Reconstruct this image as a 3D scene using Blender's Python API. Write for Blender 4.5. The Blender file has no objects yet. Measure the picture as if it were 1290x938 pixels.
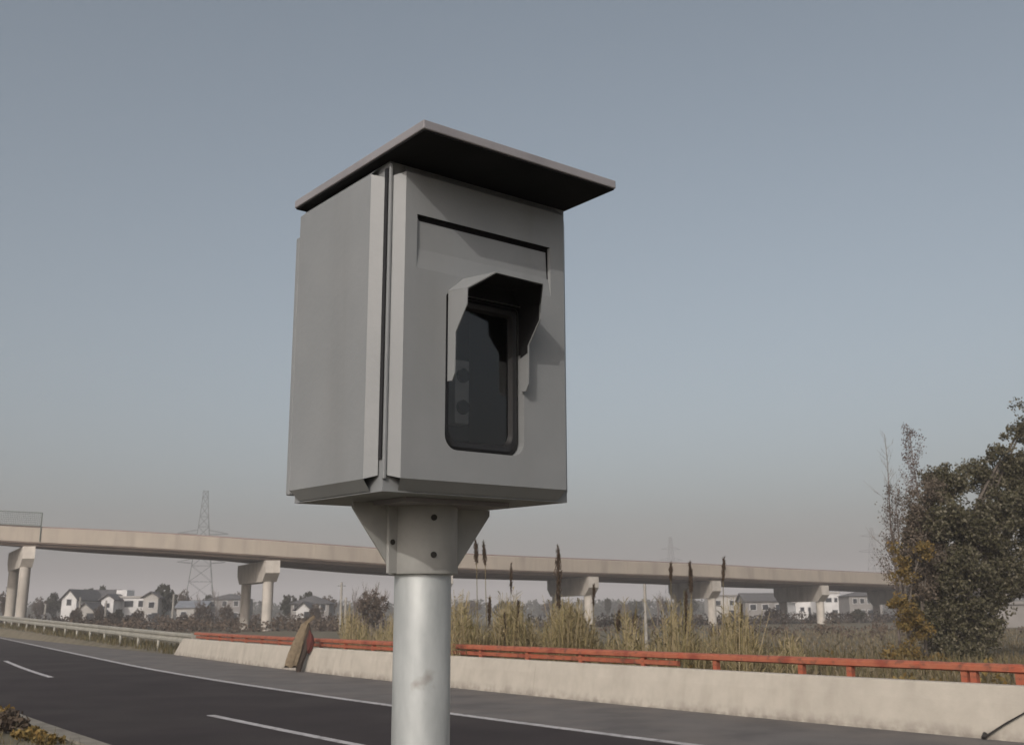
import bpy, bmesh, math, random
import numpy as np
from mathutils import Vector, Matrix
from mathutils.geometry import tessellate_polygon
random.seed(7); rng = np.random.default_rng(7)
S = bpy.context.scene
COL = S.collection
R = math.radians

# ------------------------------------------------------------------ camera
PITCH, ROLL, FL, H = R(13.047), R(-0.295), 1307.7, 1.8
_f = Vector((0, math.cos(PITCH), math.sin(PITCH)))
_u0 = Vector((0, -math.sin(PITCH), math.cos(PITCH)))
_r0 = Vector((1, 0, 0))
_r = math.cos(ROLL)*_r0 + math.sin(ROLL)*_u0
_u = -math.sin(ROLL)*_r0 + math.cos(ROLL)*_u0
cd = bpy.data.cameras.new("camera")
cam = bpy.data.objects.new("camera", cd); COL.objects.link(cam)
cam.matrix_world = Matrix(((_r.x, _u.x, -_f.x, 0), (_r.y, _u.y, -_f.y, 0), (_r.z, _u.z, -_f.z, H), (0, 0, 0, 1)))
cd.sensor_width = 36; cd.sensor_fit = 'HORIZONTAL'; cd.lens = 36*FL/1290
cd.clip_start = 0.05; cd.clip_end = 9000
cd.dof.use_dof = True; cd.dof.focus_distance = 2.75; cd.dof.aperture_fstop = 13
S.camera = cam
S.render.resolution_x = 1024; S.render.resolution_y = 744

def at(px, py, depth):
    """photo pixel + distance ahead of the camera -> point in the world"""
    d = _r*((px-645)/FL) - _u*((py-469)/FL) + _f
    p = d*(depth/d.y); return Vector((p.x, p.y, p.z+H))

# ------------------------------------------------------------------ sky, sun, exposure
SUN_EL = 29.5
SUN_DIR = Vector((-0.342*math.cos(R(SUN_EL)), -0.94*math.cos(R(SUN_EL)), math.sin(R(SUN_EL)))).normalized()
W = bpy.data.worlds.new("World"); S.world = W; W.use_nodes = True
nt = W.node_tree; bg = nt.nodes["Background"]
sky = nt.nodes.new("ShaderNodeTexSky"); sky.sky_type = 'NISHITA'; sky.sun_disc = False
sky.sun_elevation = R(SUN_EL); sky.sun_rotation = math.atan2(SUN_DIR.x, SUN_DIR.y)
sky.air_density = 1.0; sky.dust_density = 5.4; sky.ozone_density = 1.0
hs = nt.nodes.new("ShaderNodeHueSaturation"); hs.inputs["Saturation"].default_value = .56; hs.inputs["Hue"].default_value = .484   # washed-out winter air
nt.links.new(sky.outputs[0], hs.inputs["Color"]); nt.links.new(hs.outputs[0], bg.inputs[0]); bg.inputs[1].default_value = 0.147
sl = bpy.data.lights.new("sun", 'SUN'); sl.energy = 2.05; sl.angle = R(0.55); sl.color = (1, 0.945, 0.87)
so = bpy.data.objects.new("sun", sl); COL.objects.link(so)
so.rotation_euler = SUN_DIR.to_track_quat('Z', 'Y').to_euler()
S.view_settings.view_transform = 'Standard'; S.view_settings.look = 'None'
S.view_settings.exposure = -0.28; S.view_settings.gamma = 1.0
S.cycles.use_denoising = True
S.cycles.volume_bounces = 0

# ------------------------------------------------------------------ helpers
def tag(o, label=None, cat=None, group=None, kind=None):
    if label: o["label"] = label
    if cat: o["category"] = cat
    if group: o["group"] = group
    if kind: o["kind"] = kind
    return o
def empty(name, loc, label, cat, group=None, rz=0):
    o = bpy.data.objects.new(name, None); COL.objects.link(o)
    o.location = loc; o.rotation_euler = (0, 0, rz); o.empty_display_size = .2
    return tag(o, label, cat, group)

class MB:
    def __init__(s): s.v = []; s.f = []
    def add(s, vs, fs):
        n = len(s.v); s.v += [tuple(x) for x in vs]; s.f += [tuple(i+n for i in f) for f in fs]; return s
    def box(s, c, d, ax=None):
        c = Vector(c); X, Y, Z = ax or (Vector((1, 0, 0)), Vector((0, 1, 0)), Vector((0, 0, 1)))
        p = [c+X*(d[0]/2*i)+Y*(d[1]/2*j)+Z*(d[2]/2*k) for k in (-1, 1) for j in (-1, 1) for i in (-1, 1)]
        return s.add(p, [(0, 2, 3, 1), (4, 5, 7, 6), (0, 1, 5, 4), (2, 6, 7, 3), (0, 4, 6, 2), (1, 3, 7, 5)])
    def box2(s, a, b):
        return s.box([(a[i]+b[i])/2 for i in range(3)], [abs(b[i]-a[i]) for i in range(3)])
    def prism(s, poly, e):
        """closed polygon (3D points, planar) pushed along vector e"""
        n = len(poly); e = Vector(e); p = [Vector(q) for q in poly]
        return s.add(p+[q+e for q in p], [tuple(range(n))[::-1], tuple(range(n, 2*n))]+[(i, (i+1) % n, n+(i+1) % n, n+i) for i in range(n)])
    def tube(s, pts, rad, n=8, cap=True):
        pts = [Vector(p) for p in pts]
        rad = rad if isinstance(rad, (list, tuple)) else [rad]*len(pts)
        vs = []; fs = []
        for i, p in enumerate(pts):
            t = (pts[min(i+1, len(pts)-1)]-pts[max(i-1, 0)])
            t = t.normalized() if t.length > 0 else Vector((0, 0, 1))
            a = Vector((1, 0, 0)) if abs(t.x) < .8 else Vector((0, 1, 0))
            x = t.cross(a).normalized(); y = t.cross(x)
            for k in range(n):
                w = 2*math.pi*k/n; vs.append(p+(x*math.cos(w)+y*math.sin(w))*rad[i])
        for i in range(len(pts)-1):
            for k in range(n):
                fs.append((i*n+k, i*n+(k+1) % n, (i+1)*n+(k+1) % n, (i+1)*n+k))
        if cap:
            fs.append(tuple(range(n))); fs.append(tuple(range((len(pts)-1)*n, len(pts)*n))[::-1])
        return s.add(vs, fs)
    def mesh(s, name, mat, smooth=False):
        me = bpy.data.meshes.new(name); me.from_pydata(s.v, [], s.f)
        bm = bmesh.new(); bm.from_mesh(me); bmesh.ops.recalc_face_normals(bm, faces=bm.faces); bm.to_mesh(me); bm.free()
        if mat: me.materials.append(mat)
        if smooth: me.polygons.foreach_set("use_smooth", [True]*len(me.polygons))
        me.update(); return me
    def build(s, name, mat, parent=None, smooth=False, bevel=0, loc=None):
        o = bpy.data.objects.new(name, s.mesh(name, mat, smooth)); COL.objects.link(o)
        if parent: o.parent = parent
        if loc is not None: o.location = loc
        if bevel:
            b = o.modifiers.new("bevel", 'BEVEL'); b.width = bevel; b.segments = 2; b.limit_method = 'ANGLE'; b.angle_limit = R(35)
        if smooth:
            try: o.data.set_sharp_from_angle(angle=R(40))
            except Exception: pass
        return o

def link_mesh(name, me, parent=None, loc=None):
    o = bpy.data.objects.new(name, me); COL.objects.link(o)
    if parent: o.parent = parent
    if loc is not None: o.location = loc
    return o
def np_mesh(name, V, F, mat):
    """V (n,3), F (m,k) with k corners"""
    V = np.asarray(V, np.float32); F = np.asarray(F, np.int32); k = F.shape[1]
    me = bpy.data.meshes.new(name); me.vertices.add(len(V)); me.vertices.foreach_set("co", V.ravel())
    me.loops.add(F.size); me.loops.foreach_set("vertex_index", F.ravel())
    me.polygons.add(len(F)); me.polygons.foreach_set("loop_start", np.arange(0, F.size, k, dtype=np.int32))
    me.update(calc_edges=True); me.validate(); me.materials.append(mat); return me
def copy_tree(o, parent=None):
    c = o.copy(); COL.objects.link(c)
    if parent: c.parent = parent
    for ch in list(o.children): copy_tree(ch, c)
    return c

# ------------------------------------------------------------------ materials
def mat(name, c1, c2=None, scale=6, rough=.7, metal=0, bump=0, bscale=40, detail=6, c3=None, spec=.5, lo=.35, hi=.65, stretch=None, coord='Object'):
    m = bpy.data.materials.new(name); m.use_nodes = True; t = m.node_tree; N = t.nodes; L = t.links
    b = N["Principled BSDF"]; b.inputs["Roughness"].default_value = rough; b.inputs["Metallic"].default_value = metal
    b.inputs["Specular IOR Level"].default_value = spec
    c1 = tuple(c1)+(1,); b.inputs["Base Color"].default_value = c1
    tc = N.new("ShaderNodeTexCoord"); co = tc.outputs[coord]
    if stretch:
        mp = N.new("ShaderNodeMapping"); mp.inputs["Scale"].default_value = stretch; L.new(co, mp.inputs[0]); co = mp.outputs[0]
    if c2:
        n = N.new("ShaderNodeTexNoise"); n.inputs["Scale"].default_value = scale; n.inputs["Detail"].default_value = detail; n.inputs["Roughness"].default_value = .62
        L.new(co, n.inputs["Vector"])
        cr = N.new("ShaderNodeValToRGB"); cr.color_ramp.elements[0].position = lo; cr.color_ramp.elements[1].position = hi
        cr.color_ramp.elements[0].color = c1; cr.color_ramp.elements[1].color = tuple(c2)+(1,)
        if c3:
            e = cr.color_ramp.elements.new((lo+hi)/2); e.color = tuple(c3)+(1,)
        L.new(n.outputs["Fac"], cr.inputs[0]); L.new(cr.outputs[0], b.inputs["Base Color"])
    if bump:
        n2 = N.new("ShaderNodeTexNoise"); n2.inputs["Scale"].default_value = bscale; n2.inputs["Detail"].default_value = 5; L.new(co, n2.inputs["Vector"])
        bp = N.new("ShaderNodeBump"); bp.inputs["Strength"].default_value = bump; bp.inputs["Distance"].default_value = .02
        L.new(n2.outputs["Fac"], bp.inputs["Height"]); L.new(bp.outputs[0], b.inputs["Normal"])
    return m
def leafmat(name, cols, rough=.7, trans=.25):
    m = bpy.data.materials.new(name); m.use_nodes = True; t = m.node_tree; N = t.nodes; L = t.links
    b = N["Principled BSDF"]; b.inputs["Roughness"].default_value = rough; b.inputs["Specular IOR Level"].default_value = .25
    g = N.new("ShaderNodeNewGeometry"); cr = N.new("ShaderNodeValToRGB"); cr.color_ramp.interpolation = 'LINEAR'
    els = cr.color_ramp.elements
    while len(els) < len(cols): els.new(.5)
    for i, c in enumerate(cols): els[i].position = i/max(1, len(cols)-1); els[i].color = tuple(c)+(1,)
    L.new(g.outputs["Random Per Island"], cr.inputs[0]); L.new(cr.outputs[0], b.inputs["Base Color"])
    tr = N.new("ShaderNodeBsdfTranslucent"); L.new(cr.outputs[0], tr.inputs[0])
    mx = N.new("ShaderNodeMixShader"); mx.inputs[0].default_value = trans
    L.new(b.outputs[0], mx.inputs[1]); L.new(tr.outputs[0], mx.inputs[2]); L.new(mx.outputs[0], N["Material Output"].inputs[0])
    return m

M = {}
M['paint'] = mat('grey_cabinet_paint', (.193, .203, .209), (.221, .229, .234), 3.5, .5, bump=.04, bscale=60, lo=.3, hi=.7)
M['paint_edge'] = mat('grey_roof_paint', (.20, .19, .20), (.25, .24, .25), 5, .5)
M['bracket'] = mat('grey_bracket_paint', (.26, .26, .25), (.33, .33, .315), 7, .5)
M['dark_under'] = mat('shadow_black', (.008, .008, .009), (.013, .013, .014), 5, .9, spec=.15)  # near-black used for painted-in shade on the cabinet
M['rubber'] = mat('black_rubber', (.012, .012, .013), None, rough=.5)
M['lampface'] = mat('lamp_face_grey', (.62, .63, .60), None, rough=.5)
M['lens'] = mat('lens_black', (.015, .015, .018), None, rough=.15)
M['hole'] = mat('bolt_head_dark', (.02, .018, .016), None, rough=.7)
M['asphalt'] = mat('asphalt', (.025, .0195, .020), (.040, .032, .032), .5, .9, spec=.2, bump=.25, bscale=90, lo=.3, hi=.75, stretch=(1, 1, 1))
M['shoulder'] = mat('dusty_asphalt', (.082, .074, .070), (.125, .114, .107), .8, .9, bump=.25, bscale=90)
M['paintline'] = mat('worn_white_paint', (.50, .48, .48), (.36, .34, .34), 2.5, .7, detail=10)
M['concrete'] = mat('barrier_concrete', (.46, .422, .362), (.395, .362, .31), 1.4, .85, bump=.12, bscale=30, detail=9)
M['kerb'] = mat('kerb_concrete', (.22, .20, .165), (.14, .125, .10), 3, .9, bump=.2, bscale=30)
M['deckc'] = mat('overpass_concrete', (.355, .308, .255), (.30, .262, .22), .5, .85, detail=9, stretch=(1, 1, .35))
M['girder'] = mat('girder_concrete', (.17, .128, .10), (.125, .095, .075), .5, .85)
M['pier'] = mat('pier_concrete', (.50, .46, .41), (.40, .37, .33), .8, .85, detail=8)
M['red'] = mat('weathered_red_paint', (.33, .076, .037), (.22, .05, .028), 2, .6, c3=(.33, .105, .055), bump=.05)
M['galv'] = mat('galvanised_beam', (.34, .325, .28), (.25, .24, .205), 1.5, .6, metal=.2)
M['ground'] = mat('dry_grass_ground', (.105, .084, .054), (.155, .125, .085), .25, .95, c3=(.092, .080, .046), bump=.6, bscale=3, detail=10)
M['verge'] = mat('verge_earth', (.16, .135, .095), (.10, .088, .055), .9, .95, bump=.5, bscale=6, detail=9)
M['dirt'] = mat('pale_dirt', (.27, .225, .165), (.20, .165, .12), .8, .95)
M['grass'] = leafmat('verge_grass', [(.12, .095, .045), (.17, .135, .07), (.09, .085, .036), (.20, .16, .09)])
M['fieldgrass'] = leafmat('brown_field_grass', [(.15, .115, .07), (.20, .16, .10), (.115, .10, .055), (.25, .205, .14)])
M['bark'] = mat('bark', (.085, .070, .058), (.14, .12, .10), 6, .9, bump=.4, bscale=25)
M['twig'] = mat('bare_twigs', (.13, .105, .09), (.18, .15, .135), 4, .9)
M['leaf_dark'] = leafmat('evergreen_leaves', [(.045, .044, .023), (.088, .080, .042), (.060, .054, .031), (.19, .17, .12)], .6, .12)
M['leaf_yel'] = leafmat('yellowing_leaves', [(.22, .135, .038), (.13, .092, .03), (.26, .18, .06), (.10, .082, .034)])
M['leaf_rust'] = leafmat('rusty_leaves', [(.12, .066, .05), (.09, .06, .045), (.13, .085, .065)])
M['leaf_drybrown'] = leafmat('dry_brown_leaves', [(.11, .085, .062), (.15, .12, .09), (.08, .064, .048), (.19, .155, .125)], .8, .15)
M['leaf_far'] = leafmat('far_leaves', [(.035, .040, .026), (.055, .055, .036), (.045, .040, .030)], .8, .1)
M['leaf_brown'] = leafmat('brown_scrub', [(.085, .062, .046), (.12, .09, .065), (.07, .055, .042)], .8, .1)
M['reed'] = leafmat('reed_leaves', [(.28, .225, .10), (.36, .29, .155), (.19, .165, .07), (.42, .34, .215), (.22, .175, .09)], .7, .3)
M['plume'] = leafmat('reed_plumes', [(.045, .031, .021), (.075, .052, .036), (.058, .039, .026)], .9, .1)
M['stalk'] = mat('reed_stalk', (.16, .13, .06), (.11, .085, .045), 4, .8)
M['white'] = mat('whitewashed_wall', (.66, .65, .64), (.52, .51, .50), .4, .9)
M['palewall'] = mat('pale_rendered_wall', (.42, .40, .375), (.33, .315, .295), .4, .9)
M['greywall'] = mat('grey_block_wall', (.24, .225, .215), (.19, .18, .17), .4, .9)
M['tile'] = mat('dark_roof_tile', (.075, .072, .072), (.105, .10, .10), 1.2, .85)
M['tileblue'] = mat('blue_grey_roof', (.20, .215, .24), (.16, .17, .19), 1, .7)
M['glassdark'] = mat('window_dark', (.03, .033, .038), None, rough=.25)
M['frame'] = mat('window_frame_white', (.5, .5, .5), None, rough=.6)
M['wood'] = mat('utility_pole_concrete', (.33, .31, .28), (.25, .235, .21), 2, .9)
M['steel'] = mat('lattice_steel', (.13, .135, .14), (.18, .18, .18), 1, .6, metal=.2)
M['mesh'] = mat('screen_steel', (.10, .12, .105), (.14, .15, .13), 2, .7)
M['olive'] = mat('olive_coat_cloth', (.20, .155, .10), (.13, .10, .065), 9, .95, bump=.3, bscale=14)
M['darkcloth'] = mat('dark_cloth', (.035, .026, .020), (.05, .036, .028), 9, .95)
M['maroon'] = mat('maroon_cloth', (.10, .022, .016), (.075, .02, .016), 9, .95)

# galvanised pole: spangled zinc with a few rusty scuffs
def pole_mat():
    m = mat('galvanised_pole', (.33, .35, .355), (.52, .545, .545), 10, .46, metal=.4, lo=.3, hi=.7, stretch=(1, 1, .35)); t = m.node_tree; N = t.nodes; L = t.links
    b = N["Principled BSDF"]; src = b.inputs["Base Color"].links[0].from_socket
    n = N.new("ShaderNodeTexNoise"); n.inputs["Scale"].default_value = 7.5; n.inputs["Detail"].default_value = 8
    tc = N.new("ShaderNodeTexCoord"); L.new(tc.outputs["Object"], n.inputs["Vector"])
    cr = N.new("ShaderNodeValToRGB"); cr.color_ramp.elements[0].position = .585; cr.color_ramp.elements[1].position = .73
    L.new(n.outputs["Fac"], cr.inputs[0])
    mx = N.new("ShaderNodeMix"); mx.data_type = 'RGBA'; L.new(cr.outputs[0], mx.inputs[0]); L.new(src, mx.inputs[6]); mx.inputs[7].default_value = (.20, .165, .14, 1)
    L.new(mx.outputs[2], b.inputs["Base Color"]); return m
M['zinc'] = pole_mat()
def stain(m, col, scale, stretch, lo, hi, amt, zfoot=None):
    t = m.node_tree; N = t.nodes; L = t.links; b = N["Principled BSDF"]; src = b.inputs["Base Color"].links[0].from_socket
    tc = N.new("ShaderNodeTexCoord"); mp = N.new("ShaderNodeMapping"); mp.inputs["Scale"].default_value = stretch; L.new(tc.outputs["Object"], mp.inputs[0])
    n = N.new("ShaderNodeTexNoise"); n.inputs["Scale"].default_value = scale; n.inputs["Detail"].default_value = 9; L.new(mp.outputs[0], n.inputs["Vector"])
    mr = N.new("ShaderNodeMapRange"); mr.inputs[1].default_value = lo; mr.inputs[2].default_value = hi; mr.inputs[4].default_value = amt; L.new(n.outputs["Fac"], mr.inputs[0]); fac = mr.outputs[0]
    if zfoot:   # splashed dirt along the foot
        sp = N.new("ShaderNodeSeparateXYZ"); L.new(tc.outputs["Object"], sp.inputs[0])
        z = N.new("ShaderNodeMapRange"); z.inputs[1].default_value = zfoot; z.inputs[2].default_value = 0; z.inputs[3].default_value = .12; L.new(sp.outputs[2], z.inputs[0])
        mu = N.new("ShaderNodeMath"); mu.operation = 'MULTIPLY'; L.new(fac, mu.inputs[0]); L.new(z.outputs[0], mu.inputs[1]); fac = mu.outputs[0]
    mx = N.new("ShaderNodeMix"); mx.data_type = 'RGBA'; L.new(fac, mx.inputs[0]); L.new(src, mx.inputs[6]); mx.inputs[7].default_value = tuple(col)+(1,)
    L.new(mx.outputs[2], b.inputs["Base Color"])
stain(M['concrete'], (.22, .19, .15), 3, (1, 1, .22), .50, .74, .24)
stain(M['concrete'], (.12, .10, .085), 5, (1, 1, 1), .35, .62, .6, .20)
stain(M['deckc'], (.17, .145, .12), .7, (1, 1, .12), .52, .72, .5)
stain(M['pier'], (.20, .175, .145), .8, (1, 1, .15), .5, .72, .5)
stain(M['paint'], (.15, .15, .145), 6, (1, 1, .10), .54, .74, .35)
stain(M['red'], (.13, .055, .035), 7, (1, 1, 1), .54, .66, .8)
stain(M['paintline'], (.16, .15, .145), 6, (1, 1, 1), .52, .66, .8)
stain(M['asphalt'], (.050, .043, .040), .35, (1, 1, 1), .48, .66, .6)
stain(M['shoulder'], (.15, .13, .115), .9, (1, 1, 1), .45, .7, .7)
def glass_mat():
    m = bpy.data.materials.new('tinted_window_glass'); m.use_nodes = True; t = m.node_tree; N = t.nodes; L = t.links
    tr = N.new("ShaderNodeBsdfTransparent"); tr.inputs[0].default_value = (.60, .60, .62, 1)
    gl = N.new("ShaderNodeBsdfGlossy"); gl.inputs["Roughness"].default_value = .08; gl.inputs[0].default_value = (.8, .8, .8, 1)
    fr = N.new("ShaderNodeFresnel"); fr.inputs[0].default_value = 1.85
    mx = N.new("ShaderNodeMixShader"); L.new(fr.outputs[0], mx.inputs[0]); L.new(tr.outputs[0], mx.inputs[1]); L.new(gl.outputs[0], mx.inputs[2])
    L.new(mx.outputs[0], N["Material Output"].inputs[0]); return m
M['glass'] = glass_mat()

# ------------------------------------------------------------------ the road's path
# s runs along the far barrier to the left (s = 0 where the bend ends), off is metres towards the camera from the barrier's foot
CC = Vector((188.1, 159.13)); RB = 231.11; A0 = R(-150)
P0 = Vector((CC.x+RB*math.cos(A0), CC.y+RB*math.sin(A0))); T0 = Vector((math.sin(A0), -math.cos(A0))); N0 = Vector((math.cos(A0), math.sin(A0)))
def path(s, off, z=0.0):
    if s >= 0:
        p = P0+T0*s+N0*off
    else:
        a = A0-s/RB; p = Vector((CC.x+(RB+off)*math.cos(a), CC.y+(RB+off)*math.sin(a)))
    return Vector((p.x, p.y, z))
def srange(a, b, step):
    n = max(2, int(abs(b-a)/step)+1); return [a+(b-a)*i/(n-1) for i in range(n)]
def strip(name, ss, offs, mat_, zs=None, parent=None, kind='structure'):
    """a ribbon with cross-section offs/zs swept along the path"""
    mb = MB(); zs = zs or [0]*len(offs); k = len(offs)
    vs = [path(s, o, z(s) if callable(z) else z) for s in ss for o, z in zip(offs, zs)]
    fs = [(i*k+j, i*k+j+1, (i+1)*k+j+1, (i+1)*k+j) for i in range(len(ss)-1) for j in range(k-1)]
    mb.add(vs, fs); o = mb.build(name, mat_, parent)
    if kind: o["kind"] = kind
    return o
def sweep(mb, ss, prof, caps=True):
    """closed cross-section prof [(off, z)] along the path"""
    k = len(prof); vs = [path(s, o, z) for s in ss for o, z in prof]
    fs = [(i*k+j, i*k+(j+1) % k, (i+1)*k+(j+1) % k, (i+1)*k+j) for i in range(len(ss)-1) for j in range(k)]
    if caps: fs += [tuple(range(k)), tuple(range((len(ss)-1)*k, len(ss)*k))[::-1]]
    return mb.add(vs, fs)

# ------------------------------------------------------------------ ground and road
mb = MB(); n = 24; half = 2600
xs = [-half+2*half*i/n for i in range(n+1)]
mb.add([(x, y, -.03) for y in xs for x in xs], [(j*(n+1)+i, j*(n+1)+i+1, (j+1)*(n+1)+i+1, (j+1)*(n+1)+i) for j in range(n) for i in range(n)])
mb.build('ground', M['ground'])["kind"] = 'structure'
SR = srange(-190, 0, 3)+srange(4, 300, 12)
W_LINE, W_DASH, W_NEAR = 3.72, 7.34, 10.39
strip('road', SR, [W_NEAR, W_DASH, W_LINE+.12], M['asphalt'])
strip('road_shoulder', SR, [W_LINE+.12, 1.8, -.05], M['shoulder'])
strip('edge_line', SR, [W_LINE+.10, W_LINE-.10], M['paintline'], [.004]*2)
# lane dashes
def s_of(p):  # path position of a ground point on the bend
    a = math.atan2(p.y-CC.y, p.x-CC.x); return (A0-a)*RB
def ray_ground(px, py):
    d = _r*((px-645)/FL) - _u*((py-469)/FL) + _f; t = -H/d.z; return Vector((d.x*t, d.y*t, 0))
dash_ends = [(s_of(ray_ground(440, 937))-3.0, s_of(ray_ground(270, 900))), (s_of(ray_ground(84, 852)), s_of(ray_ground(7, 833))+1.0)]
L0 = dash_ends[0][1]-dash_ends[0][0]
dash_ends += [(dash_ends[0][0]-20, dash_ends[0][0]-11)]
for a, b in dash_ends:
    strip('lane_dash', srange(a, b, 1.5), [W_DASH+.085, W_DASH-.085], M['paintline'], [.004]*2)
# kerb on this side and the earth verge where the photographer stands
mb = MB(); sweep(mb, SR, [(W_NEAR, -.02), (W_NEAR, .11), (W_NEAR+.02, .13), (W_NEAR+.28, .13), (W_NEAR+.30, -.02)])
mb.build('kerb', M['kerb'])["kind"] = 'structure'
strip('verge', SR, [W_NEAR+.30, W_NEAR+1.2, W_NEAR+3.6, W_NEAR+14], M['verge'], [.10, .08, .0, -.02])
# far-side ground by the steel guardrail rises gently to the left
zg = lambda s: max(0, min(1.3, (s-8)*.0150))
offk = lambda s: -.7+max(0, min(5, (s-7.2)*.06))
mb = MB(); es = srange(7.6, 300, 4)
for s in es: mb.v += [tuple(path(s, offk(s)+a, z)) for a, z in ((.75, .005), (.25, zg(s)*.75+.006), (-.4, zg(s)+.006), (-3, zg(s)*.8), (-9, -.05))]
mb.f = [(i*5+j, i*5+j+1, (i+1)*5+j+1, (i+1)*5+j) for i in range(len(es)-1) for j in range(4)]
mb.build('embankment', M['verge'])["kind"] = 'structure'

for a, b, w in ((( 26, 97), (70, 108), 2.2), ((15, 54), (60, 62), 1.3), ((17, 42), (44, 39), 1.0)):
    A_, B_ = Vector((a[0], a[1], 0)), Vector((b[0], b[1], 0)); n_ = Vector((-(B_-A_).y, (B_-A_).x, 0)).normalized()*w; mb = MB()
    vs = []
    for i in range(25):
        p = A_.lerp(B_, i/24)+n_*(.5*math.sin(i*.7)); ww = .5+.15*math.sin(i*1.9); vs += [p+n_*ww, p-n_*ww]
    mb.add([(p.x, p.y, -.024) for p in vs], [(2*i, 2*i+1, 2*i+3, 2*i+2) for i in range(24)]); mb.build('dirt_path', M['dirt'])["kind"] = 'structure'

# ------------------------------------------------------------------ speed camera cabinet on its pole
CF = Vector((-.319, 2.543, 2.113))
U = Vector((.788, .616, .012)).normalized(); Lv = Vector((-.616, .788, .021)); Lv = (Lv-U*Lv.dot(U)).normalized(); Nv = U.cross(Lv)
Wd, Ln, Hc = .598, .475, .843
POLE = Vector((-.25, 2.93, 0))
post = empty('speed_camera_post', POLE, 'tall grey roadside speed camera cabinet with overhanging roof on a galvanised pole', 'speed camera')
def K(u, l, v): return CF+U*u+Lv*l+Nv*v-POLE        # cabinet coordinates -> post's own space
mb = MB(); mb.tube([(0, 0, -.02), (0, 0, 1.0), (0, 0, 1.93)], .0785, 40); mb.build('pole', M['zinc'], post, smooth=True)
# sleeve with rolled lower lip
mb = MB(); mb.tube([(0, 0, 1.905), (0, 0, 1.908), (0, 0, 2.09)], [.094, .0955, .0955], 40)
sleeve = mb.build('sleeve', M['bracket'], post, smooth=True)
view = Vector((-POLE.x, -POLE.y, 0)).normalized(); side = Vector((-view.y, view.x, 0))
for ang, z in ((17, 2.055), (17, 1.955)):
    a = R(ang); d = view*math.cos(a)+side*math.sin(a)
    m2 = MB(); m2.tube([d*.088+Vector((0, 0, z)), d*.0985+Vector((0, 0, z))], .0085, 12); m2.build('bolt', M['hole'], sleeve)
z0 = 2.098
for sgn in (-1, 1):     # triangular gussets along the cabinet front's direction
    d = Vector((U.x*sgn, U.y*sgn, 0)).normalized(); t = Vector((-d.y, d.x, 0))
    mb = MB(); pr = [(.09, 1.925), (.112, 1.925), (.228, 2.078), (.228, z0-.004), (.09, z0-.004)]
    mb.prism([d*a+Vector((0, 0, z))-t*.004 for a, z in pr], t*.008); mb.build('gusset', M['bracket'], post)
for sgn in (-1, 1):     # front-to-back clamp fins
    d = (view*.62-side*.78) if sgn < 0 else -(view*.62-side*.78)
    t = Vector((-d.y, d.x, 0))
    mb = MB(); pr = [(.088, 1.907), (.122, 1.907), (.124, 2.05), (.128, z0-.004), (.088, z0-.004)]
    mb.prism([d*a+Vector((0, 0, z))-t*.006 for a, z in pr], t*.012); fin = mb.build('fin', M['bracket'], post)
    m2 = MB(); c = d*.112+Vector((0, 0, 1.99)); m2.tube([c-t*.009, c+t*.009], .0075, 10); m2.build('bolt', M['hole'], fin)
# base plate under the cabinet
mb = MB(); mb.box(K(Wd/2, Ln/2, -.0265), (.34, .28, .012), (U, Lv, Nv)); mb.build('base_plate', M['paint_edge'], post)

def tess(loops, fn):
    """outer loop + holes in 2D -> mesh data through fn(x, y) -> Vector"""
    l3 = [[Vector((x, y, 0)) for x, y in lp] for lp in loops]
    flat = [p for lp in loops for p in lp]
    return [fn(*p) for p in flat], [tuple(t) for t in tessellate_polygon(l3)]
def rrect(x0, x1, y0, y1, r, n=6, rt=None):
    rt = r if rt is None else rt; out = []
    for cx, cy, a0, rr in ((x1-r, y0+r, -90, r), (x1-rt, y1-rt, 0, rt), (x0+rt, y1-rt, 90, rt), (x0+r, y0+r, 180, r)):
        for i in range(n+1):
            a = R(a0+90*i/n); out.append((cx+rr*math.cos(a), cy+rr*math.sin(a)))
    return out
HOLE = rrect(.162, .421, .093, .508, .038, 6, .012)
def off_loop(lp, k, c=(.2915, .3005)):
    return [(c[0]+(x-c[0])*(1-k/.1295), c[1]+(y-c[1])*(1-k/.2075)) for x, y in lp]
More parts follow.
